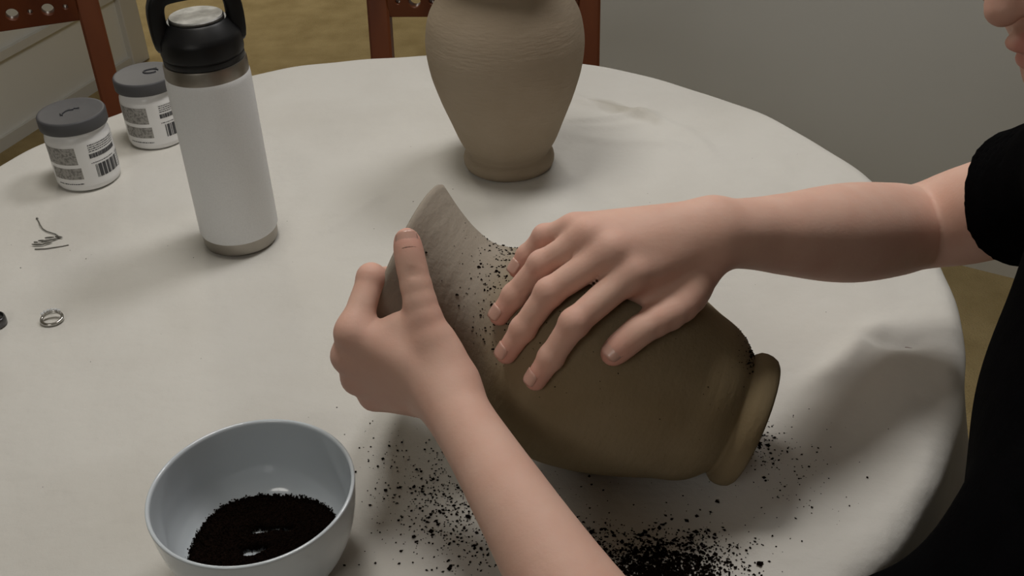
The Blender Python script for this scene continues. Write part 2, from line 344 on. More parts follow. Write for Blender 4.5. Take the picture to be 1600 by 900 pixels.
# ------------------------------------------------------------------ chairs
def pierced_rail(name, w, h, th, holes, m, parent, y, z0, tilt):
    cu = bpy.data.curves.new('rail_curve', 'CURVE'); cu.dimensions = '2D'; cu.fill_mode = 'BOTH'; cu.extrude = th/2; cu.bevel_depth = .0015; cu.bevel_resolution = 1
    def poly(pts):
        s = cu.splines.new('POLY'); s.points.add(len(pts)-1); s.use_cyclic_u = True
        for p, q in zip(s.points, pts): p.co = (q[0], q[1], 0, 1)
    poly([(-w/2, 0), (w/2, 0), (w/2, h), (-w/2, h)])
    for hx, hz, r in holes: poly([(hx+r*math.cos(2*PI*k/28), hz+r*math.sin(2*PI*k/28)) for k in range(28)])
    t = bpy.data.objects.new('t', cu); C.objects.link(t); dg = bpy.context.evaluated_depsgraph_get()
    me = bpy.data.meshes.new_from_object(t.evaluated_get(dg)); bpy.data.objects.remove(t); me.name = name
    me.materials.clear()
    me.transform(Matrix.Translation((0, y, z0)) @ Matrix.Rotation(PI/2-tilt, 4, 'X'))
    return link(name, me, m, parent, smooth=False)
def back_y(z): return .20+max(0, z-.45)*.16               # the back leans away from the seat
def dining_chair(loc, rz, label):
    c = tag(empty('dining_chair', (loc[0], loc[1], 0), rz), label, 'chair', 'reddish wood chairs around the table')
    W = .350
    bm = bmesh.new(); box(bm, -.21, .21, -.22, .20, .43, .455, .008); obj('seat', bm, M_wood, c, sharp=40)
    for s in (-1, 1):
        obj('back_post', sweep_box(bmesh.new(), [(s*W/2, .22, 0), (s*W/2, .205, .2), (s*W/2, .20, .45), (s*W/2, back_y(.7), .7), (s*W/2, back_y(.98), .98)], .037, .026), M_wood, c, smooth=False)
        obj('leg', sweep_box(bmesh.new(), [(s*.185, -.195, .43), (s*.185, -.195, 0)], .038, .038), M_wood, c, smooth=False)
        obj('stretcher', sweep_box(bmesh.new(), [(s*.185, -.19, .16), (s*.185, .20, .16)], .02, .02), M_wood, c, smooth=False)
    tilt = math.atan(.16)
    big = .0114; hs = []
    for k in range(-2, 3): hs.append((k*.056, .0265, big))
    for k in range(-3, 3): hs.append(((k+.5)*.056, .0265, .0052))
    pierced_rail('pierced_rail', W-.036, .10, .012, hs, M_wood, c, back_y(.735), .735, -tilt)
    pierced_rail('crest_rail', W-.038, .085, .02, [], M_wood, c, back_y(.89), .89, -tilt)
    return c
# local +y is the back of the chair
def at_back(px, py, rz): return (px+math.sin(rz)*.245, py-math.cos(rz)*.245)
dining_chair(at_back(-.030, 1.705, math.radians(-6)), math.radians(-6), 'reddish wood chair with a pierced back rail behind the standing clay vase')
dining_chair(at_back(-.868, 1.712, math.radians(19)), math.radians(19), 'reddish wood chair with a pierced back rail by the wall behind the paint jars')
dining_chair((.55, .355), math.radians(-118+360), 'reddish wood chair that the person in black sits on')

# ------------------------------------------------------------------ vases
def vase_mesh(outer, wall):
    inner = [(max(r-wall, .002), s) for s, r in outer if s > .012]
    prof = [(0, .004)]+[(outer[0][1]-.006, .003)]+[(r, s) for s, r in outer]
    rr, ss = outer[-1][1], outer[-1][0]
    prof += [(rr-.0008, ss+.0018), (rr-wall*.5, ss+.0026), (rr-wall+.0005, ss+.0014)]
    prof += [(r, s) for r, s in inner[::-1]]+[(.03, .013), (0, .012)]
    return prof
def smooth_prof(pts, n=90):
    p = np.array(pts); s = p[:, 0]; r = p[:, 1]; m = np.gradient(r, s); m[0] = (r[1]-r[0])/(s[1]-s[0])
    z = np.linspace(s[0], s[-1], n); i = np.clip(np.searchsorted(s, z)-1, 0, len(s)-2); h = s[i+1]-s[i]; t = (z-s[i])/h
    return list(zip(z.tolist(), ((2*t**3-3*t**2+1)*r[i]+(t**3-2*t**2+t)*h*m[i]+(-2*t**3+3*t**2)*r[i+1]+(t**3-t**2)*h*m[i+1]).tolist()))
FOOT = [(.0, .0505), (.002, .0528), (.006, .0543), (.010, .0546), (.014, .0538), (.0175, .051), (.0195, .0488)]
P1 = FOOT+smooth_prof([(.021, .0490), (.03, .0545), (.06, .0665), (.09, .0775), (.12, .0862), (.145, .0898), (.165, .0893), (.19, .083), (.210, .070), (.225, .0555), (.240, .0520), (.258, .0565), (.278, .067), (.296, .080)])
P2 = FOOT+smooth_prof([(.021, .0500), (.03, .0585), (.06, .071), (.09, .0818), (.12, .0895), (.15, .0925), (.175, .088), (.195, .076), (.212, .062), (.228, .0545), (.243, .0530), (.26, .0580), (.28, .0685), (.297, .0800)])
def wobble(bm, amp, seed):
    r = random.Random(seed); ph = [r.uniform(0, 6.28) for _ in range(6)]
    for v in bm.verts:
        a = math.atan2(v.co.y, v.co.x); z = v.co.z
        k = 1+amp*(math.sin(2*a+ph[0]+z*9)+.6*math.sin(3*a+ph[1]-z*17)+.4*math.sin(5*a+ph[2]+z*31)+.3*math.sin(z*190+a*2+ph[3]))
        v.co.x *= k; v.co.y *= k
    return bm
VX, VY = .0025, 1.1437
va = tag(empty('clay_vase', (VX, VY, zt(VX, VY))), 'tan unfired clay vase standing upright at the back of the table', 'vase')
obj('body', wobble(lathe(bmesh.new(), vase_mesh(P1, .006), 128), .0025, 3), M_clay, va)
R_ARM = [(0.1475,0.644,0.9489,0.0215),(0.1643,0.6524,0.9435,0.0225),(0.1839,0.664,0.9355,0.0245),(0.2099,0.6785,0.9249,0.029),(0.2479,0.7036,0.9084,0.0355),(0.282,0.7265,0.8941,0.0385),(0.3219,0.7534,0.8785,0.0372),(0.3547,0.773,0.8683,0.034),(0.3823,0.7602,0.8849,0.039),(0.4048,0.7158,0.9263,0.04),(0.4213,0.6103,1.02,0.0445)]
R_INDEX = [(0.0815,0.601,0.9463,0.0112),(0.041,0.5747,0.9256,0.0098),(0.025,0.5708,0.9003,0.0086),(0.014,0.5681,0.8832,0.0078)]
R_MIDDLE = [(0.0689,0.6102,0.9597,0.0115),(0.0255,0.5983,0.9353,0.0098),(0.0065,0.5925,0.9091,0.0087),(-0.0058,0.5891,0.8909,0.0078)]
R_RING = [(0.0554,0.6222,0.9648,0.0108),(0.0214,0.6228,0.9427,0.0094),(0.0012,0.6189,0.9194,0.0084),(-0.0099,0.6148,0.9054,0.0075)]
R_PINKY = [(0.0462,0.6357,0.9633,0.0092),(0.0248,0.645,0.9521,0.0082),(0.0116,0.6447,0.9366,0.0072),(0.0042,0.6412,0.927,0.0066)]
R_THUMB = [(0.134,0.626,0.9261,0.014),(0.118,0.6022,0.9179,0.0125),(0.0873,0.5781,0.9155,0.0105),(0.075,0.5717,0.9088,0.0098),(0.0673,0.5686,0.9033,0.0088)]
R_PALM = [[(0.138,0.6341,0.9414,0.014),(0.0817,0.6027,0.9452,0.0125)],[(0.1398,0.6375,0.95,0.014),(0.0691,0.6119,0.9586,0.0125)],[(0.1412,0.6432,0.9566,0.013),(0.0555,0.6239,0.9637,0.0118)],[(0.1431,0.65,0.9594,0.012),(0.0463,0.6374,0.9622,0.01)],[(0.114,0.6205,0.9252,0.012),(0.085,0.6083,0.9321,0.01)],[(0.1229,0.6165,0.9193,0.011),(0.0964,0.607,0.9232,0.007)],[(0.1331,0.6422,0.9321,0.015),(0.0641,0.6273,0.9475,0.012)]]
L_ARM = [(-0.0474,0.5651,0.8744,0.02),(-0.0392,0.547,0.871,0.0198),(-0.0224,0.5137,0.8648,0.0212),(-0.004,0.4741,0.86,0.024),(0.0211,0.4255,0.8475,0.029),(0.0485,0.3766,0.8327,0.0355),(0.0627,0.356,0.8257,0.0355),(0.1134,0.331,0.8422,0.04),(0.1891,0.3112,0.8842,0.044),(0.2644,0.3023,0.9596,0.048)]
L_THUMB = [(-0.0443,0.5724,0.8832,0.015),(-0.0616,0.5983,0.9176,0.0122),(-0.069,0.6184,0.9433,0.0106),(-0.0713,0.6264,0.9542,0.01),(-0.0725,0.633,0.9602,0.009)]
L_INDEX = [(-0.1125,0.596,0.9089,0.0112),(-0.1006,0.6309,0.9315,0.0098),(-0.0921,0.6473,0.9183,0.0086),(-0.0822,0.6478,0.9031,0.0078)]
L_MIDDLE = [(-0.1175,0.5956,0.8889,0.0112),(-0.1125,0.6369,0.8872,0.0096),(-0.0976,0.6524,0.8762,0.0085),(-0.0846,0.6504,0.868,0.0076)]
L_RING = [(-0.1135,0.5961,0.8683,0.0105),(-0.11,0.6403,0.8603,0.0092),(-0.0981,0.6519,0.8507,0.0082),(-0.0864,0.6486,0.8459,0.0074)]
L_PINKY = [(-0.104,0.5981,0.8499,0.0095),(-0.1013,0.632,0.8428,0.0084),(-0.0941,0.6436,0.835,0.0074),(-0.0854,0.6438,0.8318,0.0068)]
L_PALM = [[(-0.0516,0.5705,0.8805,0.014),(-0.1128,0.5976,0.9077,0.0125)],[(-0.0503,0.571,0.8742,0.014),(-0.1178,0.5972,0.8877,0.012)],[(-0.0494,0.5718,0.8664,0.0135),(-0.1138,0.5977,0.8671,0.0115)],[(-0.0485,0.5728,0.8608,0.012),(-0.1043,0.5996,0.8486,0.0105)],[(-0.0516,0.5815,0.8859,0.015),(-0.0871,0.5989,0.9043,0.0105)],[(-0.0538,0.5892,0.8971,0.013),(-0.0788,0.6039,0.9098,0.007)]]
VASE = ([0.1811,0.6073,0.7992],[-0.9053,0.2918,0.3087])
vb = tag(empty('clay_vase', VASE[0]), 'olive-tan clay vase lying on its side under the person\'s hands', 'vase')
axv = Vector(VASE[1]).normalized(); vb.rotation_mode = 'QUATERNION'; vb.rotation_quaternion = Vector((0, 0, 1)).rotation_difference(axv)
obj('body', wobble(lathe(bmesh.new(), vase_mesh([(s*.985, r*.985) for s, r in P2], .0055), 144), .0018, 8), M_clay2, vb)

# ------------------------------------------------------------------ insulated bottle
BX, BY = -.2933, .9904
bt = tag(empty('insulated_bottle', (BX, BY, zt(BX, BY))), 'white insulated steel bottle with a black loop-handle lid', 'bottle')
obj('body', lathe(bmesh.new(), [(.0400, .017), (.0405, .0175), (.0416, .020), (.0417, .19), (.0413, .1945), (.0408, .196)], 96), M_powder, bt)
obj('steel_base', lathe(bmesh.new(), [(0, .002), (.034, .0015), (.0385, .003), (.0396, .006), (.0400, .017), (.0385, .018), (0, .018)], 96), M_steel, bt, sharp=40)
obj('steel_collar', lathe(bmesh.new(), [(.0395, .1955), (.0408, .196), (.0406, .2075), (.0398, .2098), (.037, .2105), (0, .2105)], 96), M_steel, bt, sharp=40)
lid = obj('lid', lathe(bmesh.new(), [(0, .2095), (.0385, .2095), (.0392, .211), (.0392, .2155), (.0386, .2162), (.0386, .2170), (.0396, .2178), (.0400, .220), (.0400, .232), (.0392, .2355), (.0368, .2385), (.0300, .2485), (.0280, .2500), (0, .2500)], 96), M_black, bt, sharp=35)
obj('cap_disc', lathe(bmesh.new(), [(0, .2495), (.0255, .2495), (.0262, .2505), (.0262, .2525), (.0252, .2536), (0, .2540)], 64), M_cap, lid, sharp=40)
def handle():
    hd = Vector((math.cos(math.radians(22)), math.sin(math.radians(22)), 0)); pts = []
    for x, z in [(-.0345, .222), (-.0365, .235), (-.0370, .252), (-.0362, .266), (-.0320, .2745), (-.024, .2775), (-.010, .2785), (.010, .2785), (.024, .2775), (.0320, .2745), (.0362, .266), (.0370, .252), (.0365, .235), (.0345, .222)]:
        pts.append(hd*x+Vector((0, 0, z)))
    return sweep_box(bmesh.new(), pts,   .018, .0170, Vector((-hd.y, hd.x, 0)))
obj('loop_handle', handle(), M_black, lid)
bpy.data.objects['loop_handle'].modifiers.new('soft', 'SUBSURF').render_levels = 1

# ------------------------------------------------------------------ paint jars
def patch(bm, a0, a1, z0, z1, R, n=None):
    n = n or max(2, int(abs(a1-a0)/5)+1); lo = []; hi = []
    for i in range(n+1):
        a = math.radians(a0+(a1-a0)*i/n); x, y = R*math.sin(a), -R*math.cos(a)
        lo.append(bm.verts.new((x, y, z0))); hi.append(bm.verts.new((x, y, z1)))
    for i in range(n): bm.faces.new([lo[i], lo[i+1], hi[i+1], hi[i]])
def text_line(bm, r, a0, a1, z, h, R):
    a = a0
    while a < a1:
        w = r.uniform(1.6, 5.2); patch(bm, a, min(a+w, a1), z, z+h*r.uniform(.7, 1), R, 1); a += w+r.uniform(.6, 1.2)
def jar(x, y, face, label, mark, seed):
    j = tag(empty('paint_jar', (x, y, zt(x, y)), face), label, 'jar', 'white paint jars with grey lids'); r = random.Random(seed); R = .0372
    obj('body', lathe(bmesh.new(), [(0, .001), (.033, .001), (.0358, .003), (.0371, .007), (.0371, .060), (.0366, .0645), (.0345, .0685), (.0338, .070), (.0338, .080), (0, .080)], 72), M_white, j, sharp=50)
    l = obj('lid', lathe(bmesh.new(), [(.0340, .0745), (.0385, .0745), (.0390, .0755), (.0390, .0880), (.0380, .0897), (.0368, .0900), (.0350, .0897), (0, .0898)], 72), M_grey, j, sharp=50)
    lb = bmesh.new(); patch(lb, -100, 95, .0085, .0600, R+.0001, 40); lab = obj('paper_label', lb, M_white, j)
    for a0, a1, z0, z1 in ((-78, -13, .0375, .0590), (-72, -10, .0185, .0330)):
        bm = bmesh.new(); patch(bm, a0, a1, z0, z1, R+.0002, 14); obj('grey_panel', bm, M_print, lab)
    bm = bmesh.new(); text_line(bm, r, -62, -12, .0118, .0014, R+.0003)
    for k in range(4): text_line(bm, r, 10, 70, .0592-.0026*k-.001, .0013, R+.0003)
    text_line(bm, r, 9, 58, .0358, .0011, R+.0003)
    for k in range(7): text_line(bm, r, 68, 88, .034-.003*k, .0014, R+.0003)
    tag(obj('small_print', bm, M_ink, lab), kind='stuff')
    bm = bmesh.new(); a = 9
    while a < 68:
        w = r.uniform(1, 4.5); patch(bm, a, a+w, .0425, .0480, R+.0003, 1); a += w+r.uniform(.3, .7)
    a = 15
    while a < 62:
        w = r.choice([1.2, 2, 5.5, 7]); patch(bm, a, a+w, .0170, .0335, R+.0003, 2); a += w+r.uniform(.9, 2.2)
    tag(obj('barcode', bm, M_ink, lab), kind='stuff')
    bm = bmesh.new()
    for st in mark: tube(bm, [(p[0], p[1], .0904) for p in st], .0009, 6)
    obj('marker_scribble', bm, M_ink, l)
arc = [(.009*math.cos(t)+.008, .006*math.sin(t)+.004) for t in [k*.42 for k in range(14)]]
jar(-.508, 1.147, math.atan2(.508, 1.147), 'white paint jar with a grey lid, nearer the front, fully in view', [[(-.012, -.008), (-.009, -.003), (-.006, .001), (-.002, .003), (.003, .002), (.004, .005), (.010, .003)], [(-.012, -.004), (-.010, -.009)], [(-.002, .003), (-.001, .006)]], 5)
jar(-.449, 1.250, math.atan2(.449, 1.250), 'white paint jar with a grey lid, partly hidden behind the white bottle', [arc, [(.012, .010), (.016, .011)]], 9)

# ------------------------------------------------------------------ bowl of coffee grounds
WX, WY = -.1851, .5271
IN = smooth_prof([(.0100, .020), (.0115, .031), (.016, .0440), (.022, .0525), (.03, .0585), (.04, .0628), (.055, .0660), (.08, .0684)], 160)
def inner_r(z): return np.interp(z, [a for a, b in IN], [b for a, b in IN])
bw = tag(empty('bowl', (WX, WY, zt(WX, WY))), 'pale blue-white porcelain bowl half filled with dark coffee grounds', 'bowl')
outer = smooth_prof([(.006, .0415), (.012, .0490), (.02, .0560), (.03, .0615), (.045, .0665), (.06, .0694), (.079, .0713)], 40)
prof = [(0, .004), (.034, .004), (.035, 0), (.0385, 0), (.040, .004)]+[(r, s) for s, r in outer]
prof += [(.0712, .0800), (.0708, .0805), (.0699, .0807), (.0690, .0804)]+[(float(inner_r(z)), float(z)) for z in np.linspace(.079, .0102, 60)]+[(0, .0100)]
obj('body', lathe(bmesh.new(), prof, 112), M_bowl, bw)
GAPS = ((-.0095, .0220, .0060, .0030, .014), (.003, .0215, .010, .0013, .011), (.013, .0210, .003, .0020, .011), (-.0125, .0020, .0062, .0036, .019), (-.006, .0035, .005, .0018, .015))
def heap():
    n = 150; g = np.linspace(-.058, .058, n); X, Y = np.meshgrid(g, g, indexing='ij'); Rr = np.hypot(X, Y)
    r2 = np.random.default_rng(11); fine = r2.normal(0, .00045, X.shape)
    H = .0165+.0020*np.sin(X*40+1)*np.cos(Y*55)+.0085*np.clip(Rr/.052, 0, 1)**2.2-.0016*Y/.05+fine
    for px, py, a, b, dp in GAPS:
        H -= dp*np.exp(-((X-px)/a)**2-((Y-py)/b)**2)
    bottom = np.interp(Rr, [0]+[b for a, b in IN], [.0100]+[a for a, b in IN])
    ok = H > bottom+.0002*r2.random(X.shape)
    idx = -np.ones(X.shape, int); V = []; F = []
    for i in range(n):
        for j in range(n):
            if ok[i, j]: idx[i, j] = len(V); V.append((X[i, j]+r2.normal(0, .00015), Y[i, j]+r2.normal(0, .00015), H[i, j]))
    for i in range(n-1):
        for j in range(n-1):
            q = [idx[i, j], idx[i+1, j], idx[i+1, j+1], idx[i, j+1]]
            if min(q) >= 0: F.append(q)
    # a ragged rim of loose grains where the heap thins out against the glaze
    o8 = [(1, 0, 0), (0, 1, 0), (-1, 0, 0), (0, -1, 0), (0, 0, 1), (0, 0, -1)]; t8 = [(0, 1, 4), (1, 2, 4), (2, 3, 4), (3, 0, 4), (1, 0, 5), (2, 1, 5), (3, 2, 5), (0, 3, 5)]
    edge = np.argwhere(ok & (np.abs(H-bottom) < .0022))
    for i, j in edge[r2.permutation(len(edge))[:900]]:
        b = len(V); s = r2.uniform(.0004, .0010); cx, cy, cz = X[i, j]+r2.normal(0, .0008), Y[i, j]+r2.normal(0, .0008), max(H[i, j], bottom[i, j])+.0003
        V += [(cx+p[0]*s*r2.uniform(.6, 1.2), cy+p[1]*s*r2.uniform(.6, 1.2), cz+p[2]*s) for p in o8]; F += [tuple(b+q for q in t) for t in t8]
    me = bpy.data.meshes.new('coffee_grounds'); me.from_pydata(V, [], F); me.update()
    o = link('coffee_grounds', me, M_coffee, smooth=False, loc=(WX, WY, zt(WX, WY)))
    tag(o, 'heap of dark coffee grounds inside the porcelain bowl', 'coffee grounds', kind='stuff')
heap()

# ------------------------------------------------------------------ scattered grounds
O8 = np.array([(1, 0, 0), (0, 1, 0), (-1, 0, 0), (0, -1, 0), (0, 0, 1), (0, 0, -1)], float); T8 = np.array([(0, 1, 4), (1, 2, 4), (2, 3, 4), (3, 0, 4), (1, 0, 5), (2, 1, 5), (3, 2, 5), (0, 3, 5)])
def grains(name, P, S, label):
    n = len(P); r = np.random.default_rng(n)
    a = r.uniform(0, 6.28, n); ca, sa = np.cos(a), np.sin(a)
    v = O8[None]*(S[:, None, None]*r.uniform(.55, 1.35, (n, 6, 1)))
    v = np.stack([v[..., 0]*ca[:, None]*1.3-v[..., 1]*sa[:, None], v[..., 0]*sa[:, None]*1.3+v[..., 1]*ca[:, None], v[..., 2]*.8], -1)+P[:, None]
    F = (T8[None]+6*np.arange(n)[:, None, None]).reshape(-1, 3)
    me = bpy.data.meshes.new(name); me.from_pydata(v.reshape(-1, 3).tolist(), [], F.tolist()); me.update()
    return tag(link(name, me, M_coffee, smooth=False), label, 'coffee grounds', kind='stuff')
def spill():
    r = np.random.default_rng(21); pts = []; sz = []
    #       centre            spread x, y   turn  count  grain size
    for (x, y, sx, sy, tn, n, s) in [(-.058, .575, .026, .020, -.5, 420, .00085), (-.078, .612, .035, .03, 0, 170, .0007), (-.035, .535, .030, .020, 0, 230, .0008), (-.100, .600, .030, .05, 0, 70, .0007),
            (.097, .512, .024, .012, .1, 2300, .00095), (.097, .495, .030, .012, .1, 1500, .0009), (.085, .532, .036, .010, 0, 420, .0008), (.055, .540, .020, .010, -.6, 190, .0008), (.13, .520, .03, .02, 0, 170, .0008),
            (.196, .640, .009, .020, 0, 170, .0008), (.212, .612, .018, .024, 0, 120, .0007), (.245, .58, .05, .06, 0, 60, .0006), (-.08, .66, .04, .03, 0, 30, .0006), (0, .8, .3, .25, 0, 90, .0005), (.06, .56, .09, .05, 0, 60, .0006), (.02, .58, .04, .03, 0, 60, .0006)]:
        u = r.normal(0, 1, n)*sx; v = r.normal(0, 1, n)*sy
        pts.append(np.stack([x+u*math.cos(tn)-v*math.sin(tn), y+u*math.sin(tn)+v*math.cos(tn)], 1)); sz.append(s*r.lognormal(-.25, .45, n))
    p = np.concatenate(pts); s = np.clip(np.concatenate(sz), .0003, .0024)
    ok = (np.hypot(p[:, 0]-TC[0], p[:, 1]-TC[1]) < TR-.04) & (np.hypot(p[:, 0]-WX, p[:, 1]-WY) > .047) & (np.hypot(p[:, 0]-VX, p[:, 1]-VY) > .06) & (np.hypot(p[:, 0]-BX, p[:, 1]-BY) > .045)
    p = p[ok]; s = s[ok]; z = ZT+cloth_top(p[:, 0], p[:, 1])+s*.55
    grains('coffee_grounds', np.column_stack([p, z]), s, 'dark coffee grounds spilled over the canvas cloth around the lying vase')
spill()
def on_vase():
    r = np.random.default_rng(5); q = vb.rotation_quaternion.to_matrix(); Q = np.array(q); O = np.array(VASE[0])
    s2 = np.array([a for a, b in P2])*.985; r2 = np.array([b for a, b in P2])*.985
    e_up = Vector((0, 0, 1)); toc = (Vector((0, 0, 1.35))-Vector(VASE[0]))
    # angle on the vase of the side turned up and to the front
    def ang(v): w = Q.T@np.array(v); return math.atan2(w[1], w[0])
    top = ang((0, .25, 1)); P = []; S = []
    for s0, ds, da0, da1, n, sz in [(.224, .008, -.9, 1.0, 150, .0009), (.232, .014, -1.2, .9, 60, .0006), (.206, .010, -1.5, .3, 170, .0008), (.200, .02, -1.6, .0, 130, .0006), (.250, .012, -.8, .7, 14, .0007), (.024, .003, -.35, .55, 120, .0008), (.030, .006, -.5, .6, 50, .0006), (.10, .07, -1.6, .4, 90, .0004)]:
        s = r.normal(s0, ds, n); a = top+r.uniform(da0, da1, n)
        for si, ai in zip(s, a):
            if si < .021 or si > .285: continue
            rad = float(np.interp(si, s2, r2))+.0001; P.append(O+Q@np.array((rad*math.cos(ai), rad*math.sin(ai), si))); S.append(sz*r.lognormal(-.2, .4))
    grains('coffee_grounds', np.array(P), np.clip(np.array(S), .0003, .002), 'dark coffee grounds stuck to the neck, shoulder and foot of the lying vase')
on_vase()

# ------------------------------------------------------------------ jewellery at the left
def ring(x, y):
    g = tag(empty('ring', (x, y, zt(x, y)), .3), 'silver ring set with small clear stones lying on the cloth', 'ring')
    T = Matrix.Rotation(math.radians(14), 4, 'X')
    bm = bmesh.new(); pts = [T @ Vector((.0098*math.cos(a), .0082*math.sin(a), .0042)) for a in [k*2*PI/40 for k in range(40)]]
    tube(bm, pts, .0016, 8, closed=True); obj('band', bm, M_silver, g)
    bm = bmesh.new(); tube(bm, [T @ Vector((.0098*math.cos(a), .0082*math.sin(a), .0062)) for a in [PI*.2+k*PI*.62/10 for k in range(11)]], .0014, 8); obj('setting', bm, M_silver, g)
    for k in range(6):
        a = PI*.24+k*PI*.11; c = T @ Vector((.0100*math.cos(a), .0084*math.sin(a), .0080)); b = bmesh.new(); bmesh.ops.create_icosphere(b, subdivisions=1, radius=.0018, matrix=Matrix.Translation(c)); obj('stone', b, M_gem, g, smooth=False)
ring(-.4533, .8500)
bn = tag(empty('ring', (-.5065, .8440, zt(-.5065, .844))), 'dark tarnished silver band ring at the left edge of the table', 'ring')
obj('band', lathe(bmesh.new(), [(.0098, .0006), (.0108, .0014), (.0111, .005), (.0106, .0092), (.0098, .0100), (.0090, .0092), (.0086, .005), (.0090, .0014)], 48, close=True), M_dsilver, bn)
def earring():
    e = tag(empty('earring', (-.508, 1.005, zt(-.508, 1.005))), 'small silver drop earring with a wire hook lying on the cloth', 'earring')
    h = .0016
    bm = bmesh.new(); tube(bm, [(-.0315, .0475, h), (-.0260, .0385, h), (-.0230, .0330, h+.001), (-.0170, .0240, h), (-.0100, .0175, h), (.0010, .0115, h), (.006, .007, h)], .0006, 6); obj('hook', bm, M_silver2, e)
    b = bmesh.new(); bmesh.ops.create_icosphere(b, subdivisions=2, radius=.0014, matrix=Matrix.Translation((-.0315, .0475, h))); obj('bead', b, M_silver2, e)
    for (x, y, a, L, w) in [(.008, .0035, -.25, .0075, .0024), (.004, -.001, .5, .008, .0018), (-.002, .003, .15, .0085, .0014), (-.003, -.004, .45, .009, .002), (-.009, -.003, .1, .006, .0014), (-.010, -.011, -.12, .012, .0020), (-.014, -.006, 0, .004, .0015), (.000, -.008, .5, .008, .0018)]:
        b = bmesh.new(); bmesh.ops.create_icosphere(b, subdivisions=2, radius=1)
        bmesh.ops.transform(b, matrix=Matrix.Translation((x, y, h+.0006)) @ Matrix.Rotation(a, 4, 'Z') @ Matrix.Diagonal((L/2*1.3, w/2*1.3, .0011, 1)), verts=b.verts)
        obj('leaf_drop', b, M_silver2, e)
    bm = bmesh.new(); tube(bm, [(-.011, -.0185, .0009), (0, -.0185, .0009), (.014, -.0155, .0009), (.024, -.0125, .0009)], .0006, 6); obj('shadow_wire', bm, M_silver2, e)  # thin dark wire standing in for the faint shadow by the earring
earring()

# ------------------------------------------------------------------ the person
yw, pt, rl = math.radians(-38), math.radians(-20), math.radians(19)
F_H = np.array((-math.cos(yw)*math.cos(pt), math.sin(yw)*math.cos(pt), math.sin(pt)))
S_H = np.cross(F_H, (0, 0, 1.)); S_H /= np.linalg.norm(S_H); U_H = np.cross(S_H, F_H)
U_H = math.cos(rl)*U_H+math.sin(rl)*S_H; S_H = np.cross(F_H, U_H)
HC = np.array((.351, .645, 1.203)); AX = np.stack([F_H, U_H, S_H])
def hp(f, u, s, *r): return tuple(HC+F_H*f+U_H*u+S_H*s)+r
SR = np.array(R_ARM[-1][:3]); SL = np.array(L_ARM[-1][:3])
NB = np.array((.405, .505, 1.065)); CH = np.array((.392, .424, .905)); BE = np.array((.375, .352, .76)); PE = np.array((.57, .36, .56))
side = (SR-SL)/np.linalg.norm(SR-SL); bup = (NB-BE)/np.linalg.norm(NB-BE); bup -= side*(bup@side); bup /= np.linalg.norm(bup); bfw = np.cross(bup, side)
if bfw[0] > 0: bfw = -bfw
BAX = np.stack([side, bup, bfw])
def f_hand(P, palm, fingers, web):
    d = None
    for a, b in palm:
        e = rc(P, a, b); d = e if d is None else smin(d, e, .010)
    d0 = d; out = d0
    for k, fj in enumerate(fingers):
        e = limb(P, spline(fj, 3), .002) if k == 4 else chain(P, fj, .0035)
        for q, j in enumerate(fj[1:-1] if k < 4 else []):                                   # knuckles stand out a little
            e = smin(e, np.sqrt(((P-np.array(j[:3]))**2).sum(-1))-j[3]*1.03, .003)
        out = smin(out, smin(d0, e, .012 if k == 4 else .009), .0015)
    return out
def f_rhand(P): return f_hand(P, R_PALM, [R_INDEX, R_MIDDLE, R_RING, R_PINKY, R_THUMB], 0)
def f_lhand(P): return f_hand(P, L_PALM, [L_INDEX, L_MIDDLE, L_RING, L_PINKY, L_THUMB], 0)
RS, LS = spline(R_ARM), spline(L_ARM)
def f_rarm(P): return limb(P, RS)
def f_larm(P): return limb(P, LS)
def f_torso(P, g=0):
    d = ell(P, CH, BAX, (.155+g, .19+g, .105+g))
    d = smin(d, ell(P, BE, BAX, (.135+g, .20+g, .10+g)), .08)
    d = smin(d, rc(P, tuple(SR-side*.025)+(.055+g,), tuple(NB-bup*.035)+(.06+g,)), .06)
    d = smin(d, rc(P, tuple(SL+side*.025)+(.055+g,), tuple(NB-bup*.035)+(.06+g,)), .06)
    return d
